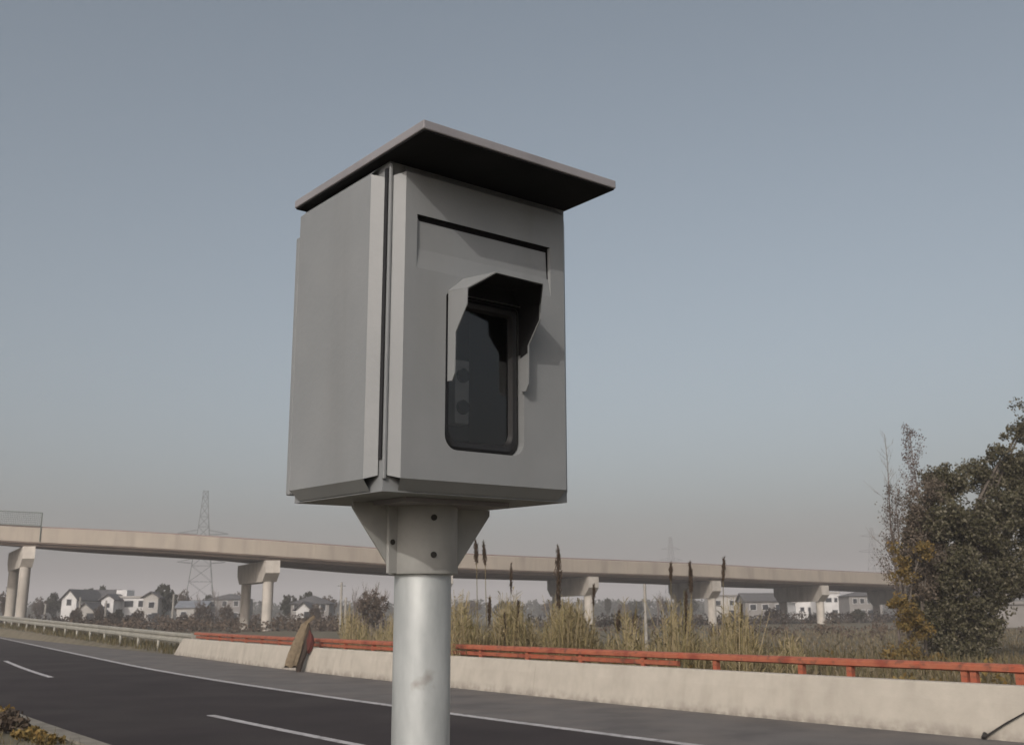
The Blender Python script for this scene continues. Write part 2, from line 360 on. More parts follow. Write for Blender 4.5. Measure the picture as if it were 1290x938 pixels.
# cabinet shell: hollow, with the window opening in its front wall
mb = MB()
q = [K(0, 0, -.02), K(Wd, 0, -.02), K(Wd, Ln, -.02), K(0, Ln, -.02), K(0, 0, Hc-.002), K(Wd, 0, Hc-.002), K(Wd, Ln, Hc-.002), K(0, Ln, Hc-.002)]
mb.add(q, [(0, 3, 2, 1), (4, 5, 6, 7), (1, 2, 6, 5), (2, 3, 7, 6), (3, 0, 4, 7)])
v, f = tess([[(0, -.02), (Wd, -.02), (Wd, Hc-.002), (0, Hc-.002)], HOLE[::-1]], lambda x, y: K(x, 0, y)); mb.add(v, f)
cab = mb.build('cabinet_body', M['paint'], post)
def panel(name, fn, w, h, proud=.03, gap=.004, inset=.026, ch=.036, holes=(), extra=None, g0=.010, g1=.004):
    """folded sheet-metal door: flat face and four sloping flanges with cut corners"""
    mb = MB()
    fx0, fx1, fy0, fy1 = inset+g0, w-inset-g1, inset-.014, h-inset-.006
    bx0, bx1, by0, by1 = g0, w-g1, -.016, h-.006
    v, f = tess([[(fx0, fy0), (fx1, fy0), (fx1, fy1), (fx0, fy1)]]+[hh[::-1] for hh in holes], lambda x, y: fn(x, y, proud)); mb.add(v, f)
    c = ch
    for fa, fb, ba, bb in (((fx0, fy0), (fx1, fy0), (bx0+c, by0), (bx1-c, by0)), ((fx1, fy0), (fx1, fy1), (bx1, by0+c), (bx1, by1-c)),
                           ((fx1, fy1), (fx0, fy1), (bx1-c, by1), (bx0+c, by1)), ((fx0, fy1), (fx0, fy0), (bx0, by1-c), (bx0, by0+c))):
        mb.add([fn(*fa, proud), fn(*fb, proud), fn(*bb, gap), fn(*ba, gap)], [(0, 1, 2, 3)])
    if extra: extra(mb)
    return mb
FR = lambda x, y, o: K(x, -o, y)
SD = lambda x, y, o: K(-o, x, y)
RT = lambda x, y, o: K(Wd+o, x, y)
PR = .03
RA = [(.068, .557), (.52, .557), (.52, .702), (.068, .702)]
def front_extra(mb):
    d = .009       # shallow pressed recess that runs out flush at its foot
    mb.add([FR(.068, .557, PR), FR(.52, .557, PR), FR(.517, .612, PR-d), FR(.071, .612, PR-d), FR(.517, .6995, PR-d), FR(.071, .6995, PR-d), FR(.52, .702, PR), FR(.068, .702, PR)],
           [(0, 1, 2, 3), (3, 2, 4, 5), (5, 4, 6, 7), (1, 6, 4, 2), (0, 3, 5, 7)])
    n = len(HOLE); a = [FR(x, y, PR) for x, y in HOLE]; b = [FR(x, y, -.002) for x, y in HOLE]
    mb.add(a+b, [(i, (i+1) % n, n+(i+1) % n, n+i) for i in range(n)])
front_panel_ = panel('front_panel', FR, Wd, Hc, holes=[RA, HOLE], extra=front_extra, g0=.006, g1=.002).build('front_panel', M['paint'], post)
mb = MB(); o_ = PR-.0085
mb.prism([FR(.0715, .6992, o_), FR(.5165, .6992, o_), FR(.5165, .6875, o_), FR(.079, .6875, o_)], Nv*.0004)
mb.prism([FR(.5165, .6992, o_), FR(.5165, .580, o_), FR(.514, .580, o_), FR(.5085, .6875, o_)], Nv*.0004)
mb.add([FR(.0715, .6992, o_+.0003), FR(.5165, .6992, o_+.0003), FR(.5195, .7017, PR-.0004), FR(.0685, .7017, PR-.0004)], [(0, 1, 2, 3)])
mb.build('recess_shadow', M['dark_under'], front_panel_)  # black strips painting shade along the recess top and right edge
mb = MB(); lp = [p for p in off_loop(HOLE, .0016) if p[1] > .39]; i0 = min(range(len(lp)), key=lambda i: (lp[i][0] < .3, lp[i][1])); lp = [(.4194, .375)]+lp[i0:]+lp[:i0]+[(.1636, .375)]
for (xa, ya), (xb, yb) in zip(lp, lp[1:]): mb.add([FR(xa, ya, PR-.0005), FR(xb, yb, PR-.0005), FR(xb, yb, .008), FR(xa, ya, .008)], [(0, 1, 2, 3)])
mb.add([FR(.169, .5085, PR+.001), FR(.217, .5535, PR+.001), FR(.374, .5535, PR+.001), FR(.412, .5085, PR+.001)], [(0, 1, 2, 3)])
mb.build('window_shadow', M['dark_under'], front_panel_)  # black sheets painting the hood's shade round the window top
panel('side_panel', SD, Ln, Hc, g0=.018, g1=.0).build('side_panel', M['paint'], post)
panel('side_panel', RT, Ln, Hc, g0=.006, g1=.0).build('side_panel', M['paint'], post)
mb = MB(); mb.box(K(Wd/2, Ln+.014, Hc/2-.04), (Wd+.034, .022, Hc-.085), (U, Lv, Nv)); mb.build('rear_panel', M['paint'], post, bevel=.004)
# bright corner bead between the two doors
mb = MB(); mb.box(K(.001, -.004, Hc/2), (.008, .010, Hc-.02), (U, Lv, Nv)); mb.build('corner_post', M['paint'], post, bevel=.002)
mb = MB(); mb.box(K(-.002, .010, Hc/2+.02), (.006, .014, Hc-.08), (U, Lv, Nv)); mb.build('gap_shadow', M['rubber'], post)  # added black strip painting the shade in the gap beside the side door
# roof slab with a black sheet painting shade onto its underside
ROv = (.025, .213, .006)
mb = MB(); a0, a1, b0, b1 = -.025-.01, Wd+.012, -.213, Ln+.008
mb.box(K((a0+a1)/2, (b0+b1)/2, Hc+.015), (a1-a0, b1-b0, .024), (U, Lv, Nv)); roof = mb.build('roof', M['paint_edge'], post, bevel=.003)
mb = MB(); mb.box(K((a0+a1)/2, (b0+b1)/2, Hc+.001), (a1-a0-.008, b1-b0-.008, .003), (U, Lv, Nv)); mb.build('roof_shadow', M['dark_under'], roof)
# window: gasket ring, glass, lamp unit behind
inner = off_loop(HOLE, .030); n = len(HOLE)
mb = MB(); mid = off_loop(HOLE, .012); o1 = off_loop(HOLE, .001)
rings = [[FR(x, y, .004) for x, y in o1], [FR(x, y, .013) for x, y in mid], [FR(x, y, .011) for x, y in off_loop(HOLE, .024)], [FR(x, y, -.004) for x, y in inner]]
mb.add([p for r_ in rings for p in r_], [(k*n+i, k*n+(i+1) % n, (k+1)*n+(i+1) % n, (k+1)*n+i) for k in range(3) for i in range(n)])
gasket = mb.build('gasket', M['rubber'], post, smooth=True)
mb = MB(); v, f = tess([off_loop(HOLE, .026)], lambda x, y: FR(x, y, -.003)); mb.add(v, f); mb.build('window_glass', M['glass'], post)
mb = MB(); mb.box(K(.279, .085, .268), (.046, .05, .175), (U, Lv, Nv)); lampu = mb.build('lamp_unit', M['lampface'], post, bevel=.003)
for v_ in (.225, .312):
    m2 = MB(); m2.tube([K(.279, .0595, v_), K(.279, .052, v_)], .0195, 20); m2.build('lens', M['lens'], lampu)
# hood over the window
h0 = PR
def HD(u, w, v): return K(u, -(h0+w), v)
mb = MB(); th = .003
HL, HR, TL, TR, DV = .168, .414, .220, .377, -.012
prof = [(0, .282), (.020, .280), (.032, .298), (.034, .405), (.084, .468), (.086, .513), (0, .524)]
prof = [(w, v+DV) for w, v in prof]
for u_, e in ((HL, U*th), (HR, U*-th)):
    mb.prism([HD(u_, w, v) for w, v in prof], e)
def plate(pts):
    p = [HD(u, w, v+DV) for u, w, v in pts]; nn = (p[1]-p[0]).cross(p[2]-p[0]).normalized()*-.003
    if nn.dot(Nv) > 0: nn = -nn
    mb.prism(p, nn)
plate([(HL, 0, .5245), (HL, .086, .5135), (TL, .140, .552), (TL-.004, 0, .566)])
plate([(TL-.004, 0, .566), (TL, .140, .552), (TR, .140, .550), (TR-.002, 0, .566)])
plate([(TR-.002, 0, .566), (TR, .140, .550), (HR, .086, .5135), (HR, 0, .5245)])
hood = mb.build('hood', M['paint'], post)
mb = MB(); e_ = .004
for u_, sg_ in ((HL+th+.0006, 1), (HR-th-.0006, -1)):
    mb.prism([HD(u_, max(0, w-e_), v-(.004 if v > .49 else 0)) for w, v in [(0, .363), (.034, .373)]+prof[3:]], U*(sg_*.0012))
def shadow_plate(pts): mb.prism([HD(u, w, v+DV) for u, w, v in pts], Nv*-.0012)
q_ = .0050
shadow_plate([(HL+.004, .001, .5245-q_), (HL+.004, .083, .5135-q_), (TL+.002, .136, .552-q_), (TL-.002, .001, .566-q_)])
shadow_plate([(TL-.002, .001, .566-q_), (TL+.002, .136, .552-q_), (TR-.002, .136, .550-q_), (TR-.004, .001, .566-q_)])
shadow_plate([(TR-.004, .001, .566-q_), (TR-.002, .136, .550-q_), (HR-.004, .083, .5135-q_), (HR-.004, .001, .5245-q_)])
mb.build('hood_shadow', M['dark_under'], hood)  # added black sheets put shade into the upper inside of the hood

# ------------------------------------------------------------------ concrete barrier with its joints
SB0, SB1 = -95, 7.6
bar = empty('concrete_barrier', path(SB1, -.2), 'long low pale concrete barrier wall along the far road shoulder', 'barrier')
inv = -Vector(bar.location)
def seg(a, b, last=False):
    mb = MB(); ss = srange(a, b, 1.5)
    prof = [(0, -.02), (0, .05), (-.07, .50), (-.12, .735), (-.14, .75), (-.36, .75), (-.38, .735), (-.50, -.02)]
    sweep(mb, ss, prof)
    if last:  # the end is cut on a slant
        k = len(prof); i0 = (len(ss)-1)*k
        for j in range(k):
            p = Vector(mb.v[i0+j]); z = prof[j][1]
            mb.v[i0+j] = tuple(Vector((p.x, p.y, p.z))-Vector((T0.x, T0.y, 0))*max(0, z)*1.5)
    mb.v = [tuple(Vector(x)+inv) for x in mb.v]
    return mb.build('barrier_segment', M['concrete'], bar)
edges = []; s = SB0
while s < SB1-2: edges.append(s); s += 12.0
edges.append(SB1)
for i in range(len(edges)-1): seg(edges[i]+.004, edges[i+1]-(.004 if i < len(edges)-2 else 0), i == len(edges)-2)
# red rail on posts standing behind the wall
rail = empty('red_guardrail', path(SB1, -.62), 'weathered red metal guardrail running just behind the concrete barrier', 'guardrail')
inv = -Vector(rail.location)
def rel(mb): mb.v = [tuple(Vector(x)+inv) for x in mb.v]; return mb
mb = MB(); ss = srange(-95, 6.2, 1.5)
prof = [(-.555, .90), (-.525, .92), (-.525, .985), (-.56, 1.02), (-.63, 1.03), (-.70, 1.0), (-.71, .93), (-.68, .90)]
sweep(mb, ss, prof); rel(mb).build('top_rail', M['red'], rail, smooth=True)
mb = MB(); sweep(mb, srange(-27, 6.0, 1.5), [(-.60, .76), (-.575, .775), (-.575, .85), (-.60, .865), (-.66, .865), (-.66, .76)]); rel(mb).build('lower_rail', M['red'], rail)
def pm(w=.10): 
    m_ = MB(); m_.box2((-w/2, -w/2, -.05), (w/2, w/2, .905)); return m_.mesh('rail_post', M['red'])
pmesh = pm()
ps = [s_of(ray_ground_) for ray_ground_ in ()]
for px in (1066, 1209, 1219, 1276, 1283):
    # solve along the rail for the post seen there
    best = min((abs((path(s_/20, -.62).x/path(s_/20, -.62).y)-(px-645)/1346), s_/20) for s_ in range(-1100, -400))
    ps.append(best[1])
sv = -30.0
while sv < 6: ps.append(sv); sv += 2.0
sv = min(ps)-3.2
while sv > -94: ps.append(sv); sv -= 4
for s in ps:
    o = link_mesh('rail_post', pmesh, rail, path(s, -.62)+inv)
    d = path(s+.1, -.62)-path(s-.1, -.62); o.rotation_euler = (0, 0, math.atan2(d.y, d.x))
# thin dark rod leaning on the wall at the right
pa = path(s_of(ray_ground(1252, 929)), .10); 
mb = MB(); p1 = Vector((0, 0, .0)); tr = -(path(-40.1, 0)-path(-40, 0)).normalized()*-1
sR = s_of(ray_ground(1252, 929))
p1 = path(sR, .05, .03); p2 = path(sR-.62, -.02, .42)
mb.tube([p1-p1, (p2-p1)*.5+Vector((0, 0, .012)), p2-p1], [.016, .013, .011], 7); mb.tube([(-.03, -.03, -.01), (.02, .02, .05)], [.035, .03], 8)
tag(mb.build('iron_rod', M['hole'], None, loc=p1), 'short dark rod leaning on the right end of the pale barrier wall', 'rod')

# ------------------------------------------------------------------ steel guardrail at the left
gr = empty('steel_guardrail', path(8.5, -1.3), 'dull grey steel guardrail on short posts running left from the concrete barrier', 'guardrail')
inv = -Vector(gr.location)
ss = srange(7.2, 180, 4)
mb = MB(); 
def gsweep(mb, ss, prof, offk):
    k = len(prof); vs = []
    for s in ss:
        for o, z in prof: vs.append(path(s, o+offk(s), z+zg(s)))
    fs = [(i*k+j, i*k+(j+1) % k, (i+1)*k+(j+1) % k, (i+1)*k+j) for i in range(len(ss)-1) for j in range(k)]
    fs += [tuple(range(k)), tuple(range((len(ss)-1)*k, len(ss)*k))[::-1]]
    mb.add(vs, fs)
wp = [(0, .46), (.06, .52), (.06, .61), (0, .68), (.0, .72), (.06, .79), (.06, .88), (0, .94), (-.03, .94), (-.03, .46)]
gsweep(mb, ss, wp, offk); rel(mb).build('beam', M['galv'], gr)
m_ = MB(); m_.tube([(0, 0, -.1), (0, 0, .58)], .07, 10); pmesh2 = m_.mesh('guard_post', M['galv'], True)
m_ = MB(); m_.tube([(0, 0, .45), (0, 0, .9)], .06, 8); 
s = 9.0
while s < 175:
    link_mesh('guard_post', pmesh2, gr, path(s, offk(s)-.02, zg(s))+inv); s += 4
m_ = MB(); m_.box2((-.10, -.28, .5), (.02, .1, .97)); e = m_.build('end_terminal', M['galv'], gr, loc=path(7.0, offk(7.2), 0)+inv); e.rotation_euler = (0, 0, math.atan2(T0.y, T0.x))

# ------------------------------------------------------------------ overpass
KS = 1.23
ctrl = [at(-330, 640, 136), at(-150, 651.5, 128), at(0, 662, 124), at(160, 669.5, 122), at(330, 680.3, 122), at(567, 697, 130), at(860, 709.5, 149), at(1000, 717, 160), at(1110, 722, 171), at(1300, 733, 196), at(1480, 741, 226)]
def deck(px):
    ks = [-330, -150, 0, 160, 330, 567, 860, 1000, 1110, 1300, 1480]
    i = max(0, min(len(ks)-2, sum(1 for k in ks if k <= px)-1)); u = (px-ks[i])/(ks[i+1]-ks[i])
    def tan(j):
        a, b = max(0, j-1), min(len(ks)-1, j+1); return (ctrl[b]-ctrl[a])/(ks[b]-ks[a])*(ks[i+1]-ks[i])
    p0, p1, m0, m1 = ctrl[i], ctrl[i+1], tan(i), tan(i+1)
    return p0*(2*u**3-3*u*u+1)+m0*(u**3-2*u*u+u)+p1*(-2*u**3+3*u*u)+m1*(u**3-u*u)
# resample by length
_S = [deck(-320+i*4) for i in range(450)]; _L = [0.0]
for p, q in zip(_S, _S[1:]): _L.append(_L[-1]+(q-p).length)
def D(t):
    i = max(0, min(len(_L)-2, sum(1 for l in _L if l <= t)-1)); u = (t-_L[i])/(_L[i+1]-_L[i]); return _S[i].lerp(_S[i+1], u)
def t_px(px):
    return _L[int(max(0, min(449, (px+320)/4)))]
O0 = D(t_px(30)); over = empty('overpass', (O0.x, O0.y, 0), 'long beige concrete road overpass on paired column piers crossing the background', 'bridge')
def frame_at(t):
    d = D(t+.5)-D(t-.5); d.z = 0; d.normalize(); return D(t), d, Vector((-d.y, d.x, 0))
def B(t, o, dz):
    p, d, n = frame_at(t); q = p+n*(o*KS); return Vector((q.x-O0.x, q.y-O0.y, p.z+dz*KS))
def bsweep(prof, a, b, name, m_, parent=over, step=6):
    mb = MB(); ts = srange(a, b, step); k = len(prof)
    vs = [B(t, o, z) for t in ts for o, z in prof]
    fs = [(i*k+j, i*k+(j+1) % k, (i+1)*k+(j+1) % k, (i+1)*k+j) for i in range(len(ts)-1) for j in range(k)]
    fs += [tuple(range(k)), tuple(range((len(ts)-1)*k, len(ts)*k))[::-1]]
    mb.add(vs, fs); return mb.build(name, m_, parent)
T_A, T_B, DW = 2.0, _L[-1]-3, 14.2
t = T_A
while t < T_B-1:      # parapet cast in lengths
    e = min(t+11.0, T_B); bsweep([(0, -1.36), (0, -.05), (.05, 0), (.25, 0), (.30, -.9), (.30, -1.36)], t+.005, e-.005, 'parapet_panel', M['deckc'], step=4); t += 11.0
bsweep([(DW-.3, -1.36), (DW-.3, 0), (DW, 0), (DW, -1.36)], T_A, T_B, 'parapet', M['deckc'])
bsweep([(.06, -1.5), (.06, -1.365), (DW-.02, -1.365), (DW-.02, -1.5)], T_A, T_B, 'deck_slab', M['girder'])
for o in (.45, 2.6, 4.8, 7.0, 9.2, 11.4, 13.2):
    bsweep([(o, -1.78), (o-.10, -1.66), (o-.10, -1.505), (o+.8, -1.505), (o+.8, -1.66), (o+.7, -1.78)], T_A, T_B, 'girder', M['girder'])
bsweep([(.08, .02), (.08, .12), (.2, .12), (.2, .02)], T_A, T_B, 'top_rail', mat('faded_red_rail', (.20, .13, .115), (.24, .17, .15), 1, .7))
for px, bx in ((-240, -.6), (31, -.60), (338, -.49), (560, -.42), (738, -.34), (897, -.27), (1034, -.24), (1150, -.2), (1260, -.2)):
    BX = Vector((bx, 1, 0)).normalized()     # the bents stand askew to the deck
    # the near column is seen at px; the deck's edge above it is a little in front
    t = t_px(px+7); p, d, n = frame_at(t); p = p+n*(.35*KS)
    def Q(a, w, z): q = p+BX*(a*KS)+d*(w*KS); return Vector((q.x-O0.x, q.y-O0.y, z))
    zt = p.z-1.785*KS
    prof = [(-.30, 0), (-.30, -1.15), (.85, -1.95), (11.4, -1.95), (12.5, -1.1), (12.5, 0)]
    mb = MB(); mb.prism([Q(a, -.66, zt+z*KS) for a, z in prof], d*(1.32*KS)); mb.build('pier_cap', M['pier'], over)
    for a in (1.25, 11.0):
        q0 = Q(a, 0, -.2); q1 = Q(a, 0, zt-1.93*KS)
        mb = MB(); mb.tube([q0, q1], .5*KS, 24); mb.build('pier_column', M['pier'], over, smooth=True)
# wire mesh screen on the parapet at the far left
t1 = t_px(52); t0 = max(4, t1-30)
mb = MB(); tt = t1
while tt > t0:
    mb.tube([B(tt, -.08, -1.3), B(tt, -.08, 1.42)], .07, 6); tt -= 7.2
for z in (1.42, .16):
    mb.tube([B(t_, -.08, z) for t_ in srange(t0, t1, 4)], .05, 6)
scr = mb.build('mesh_screen', M['mesh'], over)
mb = MB(); x = t0
while x < t1: mb.tube([B(x, -.08, .16), B(x, -.08, 1.42)], .014, 4, False); x += .24
z = .3
while z < 1.4: mb.tube([B(t_, -.08, z) for t_ in srange(t0, t1, 4)], .014, 4, False); z += .19
mb.build('wire_mesh', M['mesh'], scr)["kind"] = 'stuff'

# ------------------------------------------------------------------ pylons
def pylon(px, d, h, label, w0=7.5, wt=1.3, arms=((.66, 5.2), (.80, 0), (.44, 4.0))):
    p = at(px, 770, d); root = empty('pylon', (p.x, p.y, 0), label, 'pylon', rz=R(18))
    def wz(k): return w0/2*(1-k)**1.25+wt/2
    lv = [0, .16, .30, .42, .53, .63, .72, .80, .88, .95, 1]
    mb = MB(); rr = .06*max(1, d/420)
    for sx, sy in ((1, 1), (1, -1), (-1, -1), (-1, 1)):
        mb.tube([(sx*wz(k), sy*wz(k), k*h) for k in lv], rr, 4, False)
    mb.build('leg_frame', M['steel'], root)
    mb = MB()
    cs = [(1, 1), (1, -1), (-1, -1), (-1, 1)]
    for i in range(len(lv)-1):
        k0, k1 = lv[i], lv[i+1]
        for j in range(4):
            a, b = cs[j], cs[(j+1) % 4]
            mb.tube([(a[0]*wz(k0), a[1]*wz(k0), k0*h), (b[0]*wz(k1), b[1]*wz(k1), k1*h)], rr*.6, 4, False)
            mb.tube([(b[0]*wz(k0), b[1]*wz(k0), k0*h), (a[0]*wz(k1), a[1]*wz(k1), k1*h)], rr*.6, 4, False)
            mb.tube([(a[0]*wz(k1), a[1]*wz(k1), k1*h), (b[0]*wz(k1), b[1]*wz(k1), k1*h)], rr*.6, 4, False)
    mb.build('bracing', M['steel'], root)
    for k, L_ in arms:
        if L_ == 0: continue
        mb = MB()
        for sgn in (-1, 1):
            tip = Vector((sgn*(wz(k)+L_), 0, k*h+.3))
            for sy in (-1, 1):
                mb.tube([(sgn*wz(k), sy*wz(k), k*h), tip], rr*.9, 4, False); mb.tube([(sgn*wz(k+.03), sy*wz(k+.03), (k+.035)*h), tip], rr*.7, 4, False)
        mb.build('cross_arm', M['steel'], root)
    return root
pylon(250, 290, 35.5, 'tall steel lattice pylon rising behind the left part of the overpass')
pylon(848, 620, 45, 'faint distant lattice pylon beyond the middle of the overpass', arms=((.84, 5), (.7, 6)))
pylon(1106, 520, 42, 'faint distant lattice pylon just left of the large dark tree', arms=((.9, 6), (.72, 7)))

# ------------------------------------------------------------------ houses of the village
def house(px, d, w, dp, hw, roof_h, wall, roofm, label, yaw=0, kind='gable_side', wins=(), storeys=1, door=True, pent=None):
    p = at(px, 775, d); root = empty('house', (p.x, p.y, 0), label, 'house', 'village houses beyond the overpass', rz=R(yaw))
    mb = MB(); mb.box2((-w/2, 0, -.2), (w/2, dp, hw))
    if kind == 'gable_front': mb.prism([(-w/2, 0, hw), (w/2, 0, hw), (0, 0, hw+roof_h)], (0, dp, 0))
    if kind == 'gable_side':
        mb.prism([(-w/2, 0, hw), (-w/2, dp, hw), (-w/2, dp/2, hw+roof_h)], (w, 0, 0))
    mb.build('wall', wall, root)
    e = .45; mb = MB(); tk = .22
    if kind == 'gable_front':
        for sgn in (-1, 1):
            mb.prism([(sgn*(w/2+e), -e, hw-e*roof_h/(w/2)+.02), (0, -e, hw+roof_h+.02), (0, -e, hw+roof_h+tk), (sgn*(w/2+e), -e, hw-e*roof_h/(w/2)+tk)], (0, dp+2*e, 0))
    elif kind == 'gable_side':
        for sgn in (-1, 1):
            y0 = dp/2+sgn*(dp/2+e); mb.prism([(-w/2-e, y0, hw-e*roof_h/(dp/2)+.02), (-w/2-e, dp/2, hw+roof_h+.02), (-w/2-e, dp/2, hw+roof_h+tk), (-w/2-e, y0, hw-e*roof_h/(dp/2)+tk)], (w+2*e, 0, 0))
    elif kind == 'hip':
        a = dp/2*.9
        mb.add([(-w/2-e, -e, hw), (w/2+e, -e, hw), (w/2+e, dp+e, hw), (-w/2-e, dp+e, hw), (-w/2+a, dp/2, hw+roof_h), (w/2-a, dp/2, hw+roof_h)],
               [(0, 1, 5, 4), (1, 2, 5), (2, 3, 4, 5), (3, 0, 4), (0, 3, 2, 1)])
    else:
        mb.box2((-w/2-.25, -.25, hw), (w/2+.25, dp+.25, hw+.35))
    mb.build('roof', roofm, root)
    if pent:
        mb = MB(); mb.box2((pent[0], dp*.3, hw+.3), (pent[1], dp*.8, hw+pent[2])); mb.build('roof_room', wall, root)
    fm = MB(); fm.box2((-.75, -.06, -.75), (.75, .02, .75)); fme = fm.mesh('window', M['frame'])
    pm_ = MB(); pm_.box2((-.62, -.10, -.62), (.62, -.03, .62)); pme = pm_.mesh('pane', M['glassdark'])
    for x, z, sx, sz in wins:
        o = link_mesh('window', fme, root, (x, 0, z)); o.scale = (sx, 1, sz)
        link_mesh('pane', pme, o)
    if door:
        mb = MB(); mb.box2((w*.12, -.07, 0), (w*.12+1.3, .03, 2.2)); mb.build('door', M['glassdark'], root)
    return root
def px2m(n, d): return n/1370*d
house(85.5, 205, 2.9, 12, 5.0, 1.6, M['white'], M['tile'], 'narrow white gable end of a tall house with dark roof, far left village', -2, 'gable_front', [(0, 4.3, .7, .9)])
house(117, 216, 7.4, 8, 5.1, 1.7, M['greywall'], M['tile'], 'house with a long dark tiled roof right of the narrow white gable', 3, 'gable_side', [(-2, 3.8, .9, .9), (1.5, 3.8, .9, .9)])
house(106, 188, 3.6, 6, 2.4, 1.5, M['palewall'], M['tile'], 'small cream gabled hut with a dark doorway in front of the dark roof', 0, 'gable_front', [])
house(134, 196, 2.3, 6, 4.7, .8, M['white'], M['tile'], 'slim white house block left of the flat roofed white terrace', 0, 'gable_front', [(0, 3.6, .7, .6), (0, 1.5, .7, .6)])
house(160, 200, 7.0, 8, 5.0, 0, M['white'], M['palewall'], 'two storey white flat roofed house with wide dark windows', 0, 'flat', [(-2.3, 3.9, 1.1, .9), (.2, 3.9, 1.3, .9), (2.5, 3.9, .8, .9), (-2.3, 1.3, 1.2, .9), (.6, 1.3, 1.3, .9), (2.6, 1.3, .6, 1)], pent=(-3.2, -1.2, 1.5))
house(188.5, 192, 2.7, 7, 5.0, .8, M['palewall'], M['tile'], 'pale grey house end beside the round dark tree', 0, 'gable_front', [(.2, 3.6, .8, .8), (.2, 1.5, .8, .8)])
house(240, 230, 6, 7, 3.4, 1.2, M['palewall'], M['tileblue'], 'low pale house with blue grey roof below the tall pylon', 4, 'gable_side', [(-1.5, 1.9, .9, .9), (1.5, 1.9, .9, .9)])
house(282, 236, 8, 8, 5.1, 1.3, M['greywall'], M['tile'], 'grey two storey house left of the dark pier column', -3, 'hip', [(x, z, .8, .9) for x in (-2.6, 0, 2.6) for z in (1.7, 4.2)])
house(390, 196, 7.0, 7, 3.7, 1.5, M['greywall'], M['tile'], 'dark roofed house with pale posts right of the second pier', 2, 'hip', [(-2.4, 3.0, .8, .9), (0, 3.0, .8, .9), (2.4, 3.0, .8, .9)])
house(381, 168, 2.1, 5, 2.7, .9, M['white'], M['tile'], 'tiny white outbuilding behind the ragged bundle', 0, 'gable_front', [])
house(914, 235, 6.2, 8, 5.2, 0, M['palewall'], M['greywall'], 'cream flat roofed block seen between the two right piers', 0, 'flat', [(-1.5, 3.8, .8, .8), (1.5, 3.8, .8, .8)])
house(966, 225, 8.8, 8, 4.1, 1.5, M['greywall'], M['tile'], 'grey house with dark roof and wide window band, behind the fourth pier', 0, 'gable_side', [(-2.8, 2.8, 1, .9), (-.2, 2.8, 1, .9), (2.6, 2.8, 1, .9)])
house(1016, 270, 5.2, 8, 4.2, 1.1, M['white'], M['white'], 'low bright white house with a pointed gable, left of the right pier', 0, 'gable_front', [(-1, 2.4, .8, .8), (1, 2.4, .8, .8)])
house(1046, 262, 5.0, 8, 6.2, 0, M['white'], M['palewall'], 'taller bright white flat roofed house partly behind the right pier', 0, 'flat', [(-.2, 4.6, 1.2, .8), (1.6, 4.6, .6, .8)])
house(1092, 240, 7.4, 8, 5.2, 1.2, M['greywall'], M['tile'], 'grey two storey house with many windows beside the yellowing shrub', 0, 'hip', [(x, z, .75, .85) for x in (-2.4, -.8, .8, 2.4) for z in (1.6, 4.1)])
house(1290, 120, 6, 8, 2.5, 0, M['greywall'], M['greywall'], 'low grey flat roofed shed at the right edge behind the tree', 0, 'flat', [], door=False)

# utility poles
def upole(px, d, ytop, r, label):
    b = at(px, 780, d); t = at(px, ytop, d)
    o = empty('utility_pole', (b.x, b.y, -.05), label, 'pole', 'pale utility poles')
    mb = MB(); mb.tube([(0, 0, 0), (0, 0, t.z+.05)], [r, r*.75], 10); mb.build('shaft', M['wood'], o, smooth=True)
    if 60 < d < 130: 
        mb = MB(); mb.box((0, 0, t.z-.35), (.9, .07, .09)); mb.build('cross_arm', M['steel'], o)
upole(429, 118, 733, .16, 'thin tall pale pole left of the camera pole, by the brown thicket')
upole(435, 104, 752, .15, 'shorter pale pole beside the thin tall pole left of the camera pole')
upole(813.5, 48, 735, .085, 'thin pale pole among the reeds right of the tall plumes')
upole(217, 180, 748, .22, 'pale pole right of the round dark tree in the village')
upole(56, 185, 760, .2, 'pale pole between the left pier and the white gable')
upole(99, 178, 752, .2, 'pale pole in front of the small cream hut')
upole(132, 176, 756, .2, 'pale pole in front of the slim white house')

# ------------------------------------------------------------------ vegetation tools
def leaves(centers, n, rad, size, flat=1.0, asp=1.6):
    """n leaf quads scattered round each centre -> V, F"""
    C = np.asarray(centers, float); k = len(C); C = np.repeat(C, n, 0); N_ = len(C)
    g = rng.normal(size=(N_, 3)); g *= (rng.random((N_, 1))**.45)/np.linalg.norm(g, axis=1, keepdims=True)
    rr = np.repeat(np.asarray(rad if np.ndim(rad) else np.full(k, rad), float), n)[:, None]
    P = C+g*rr*np.array([1, 1, flat])
    a = rng.normal(size=(N_, 3)); a /= np.linalg.norm(a, axis=1, keepdims=True)
    b = np.cross(a, rng.normal(size=(N_, 3))); b /= np.linalg.norm(b, axis=1, keepdims=True)
    s = size*(.6+.8*rng.random((N_, 1)))
    V = np.stack([P-a*s*asp/2, P+b*s/2, P+a*s*asp/2, P-b*s/2], 1).reshape(-1, 3)
    F = np.arange(4*N_).reshape(-1, 4); return V, F
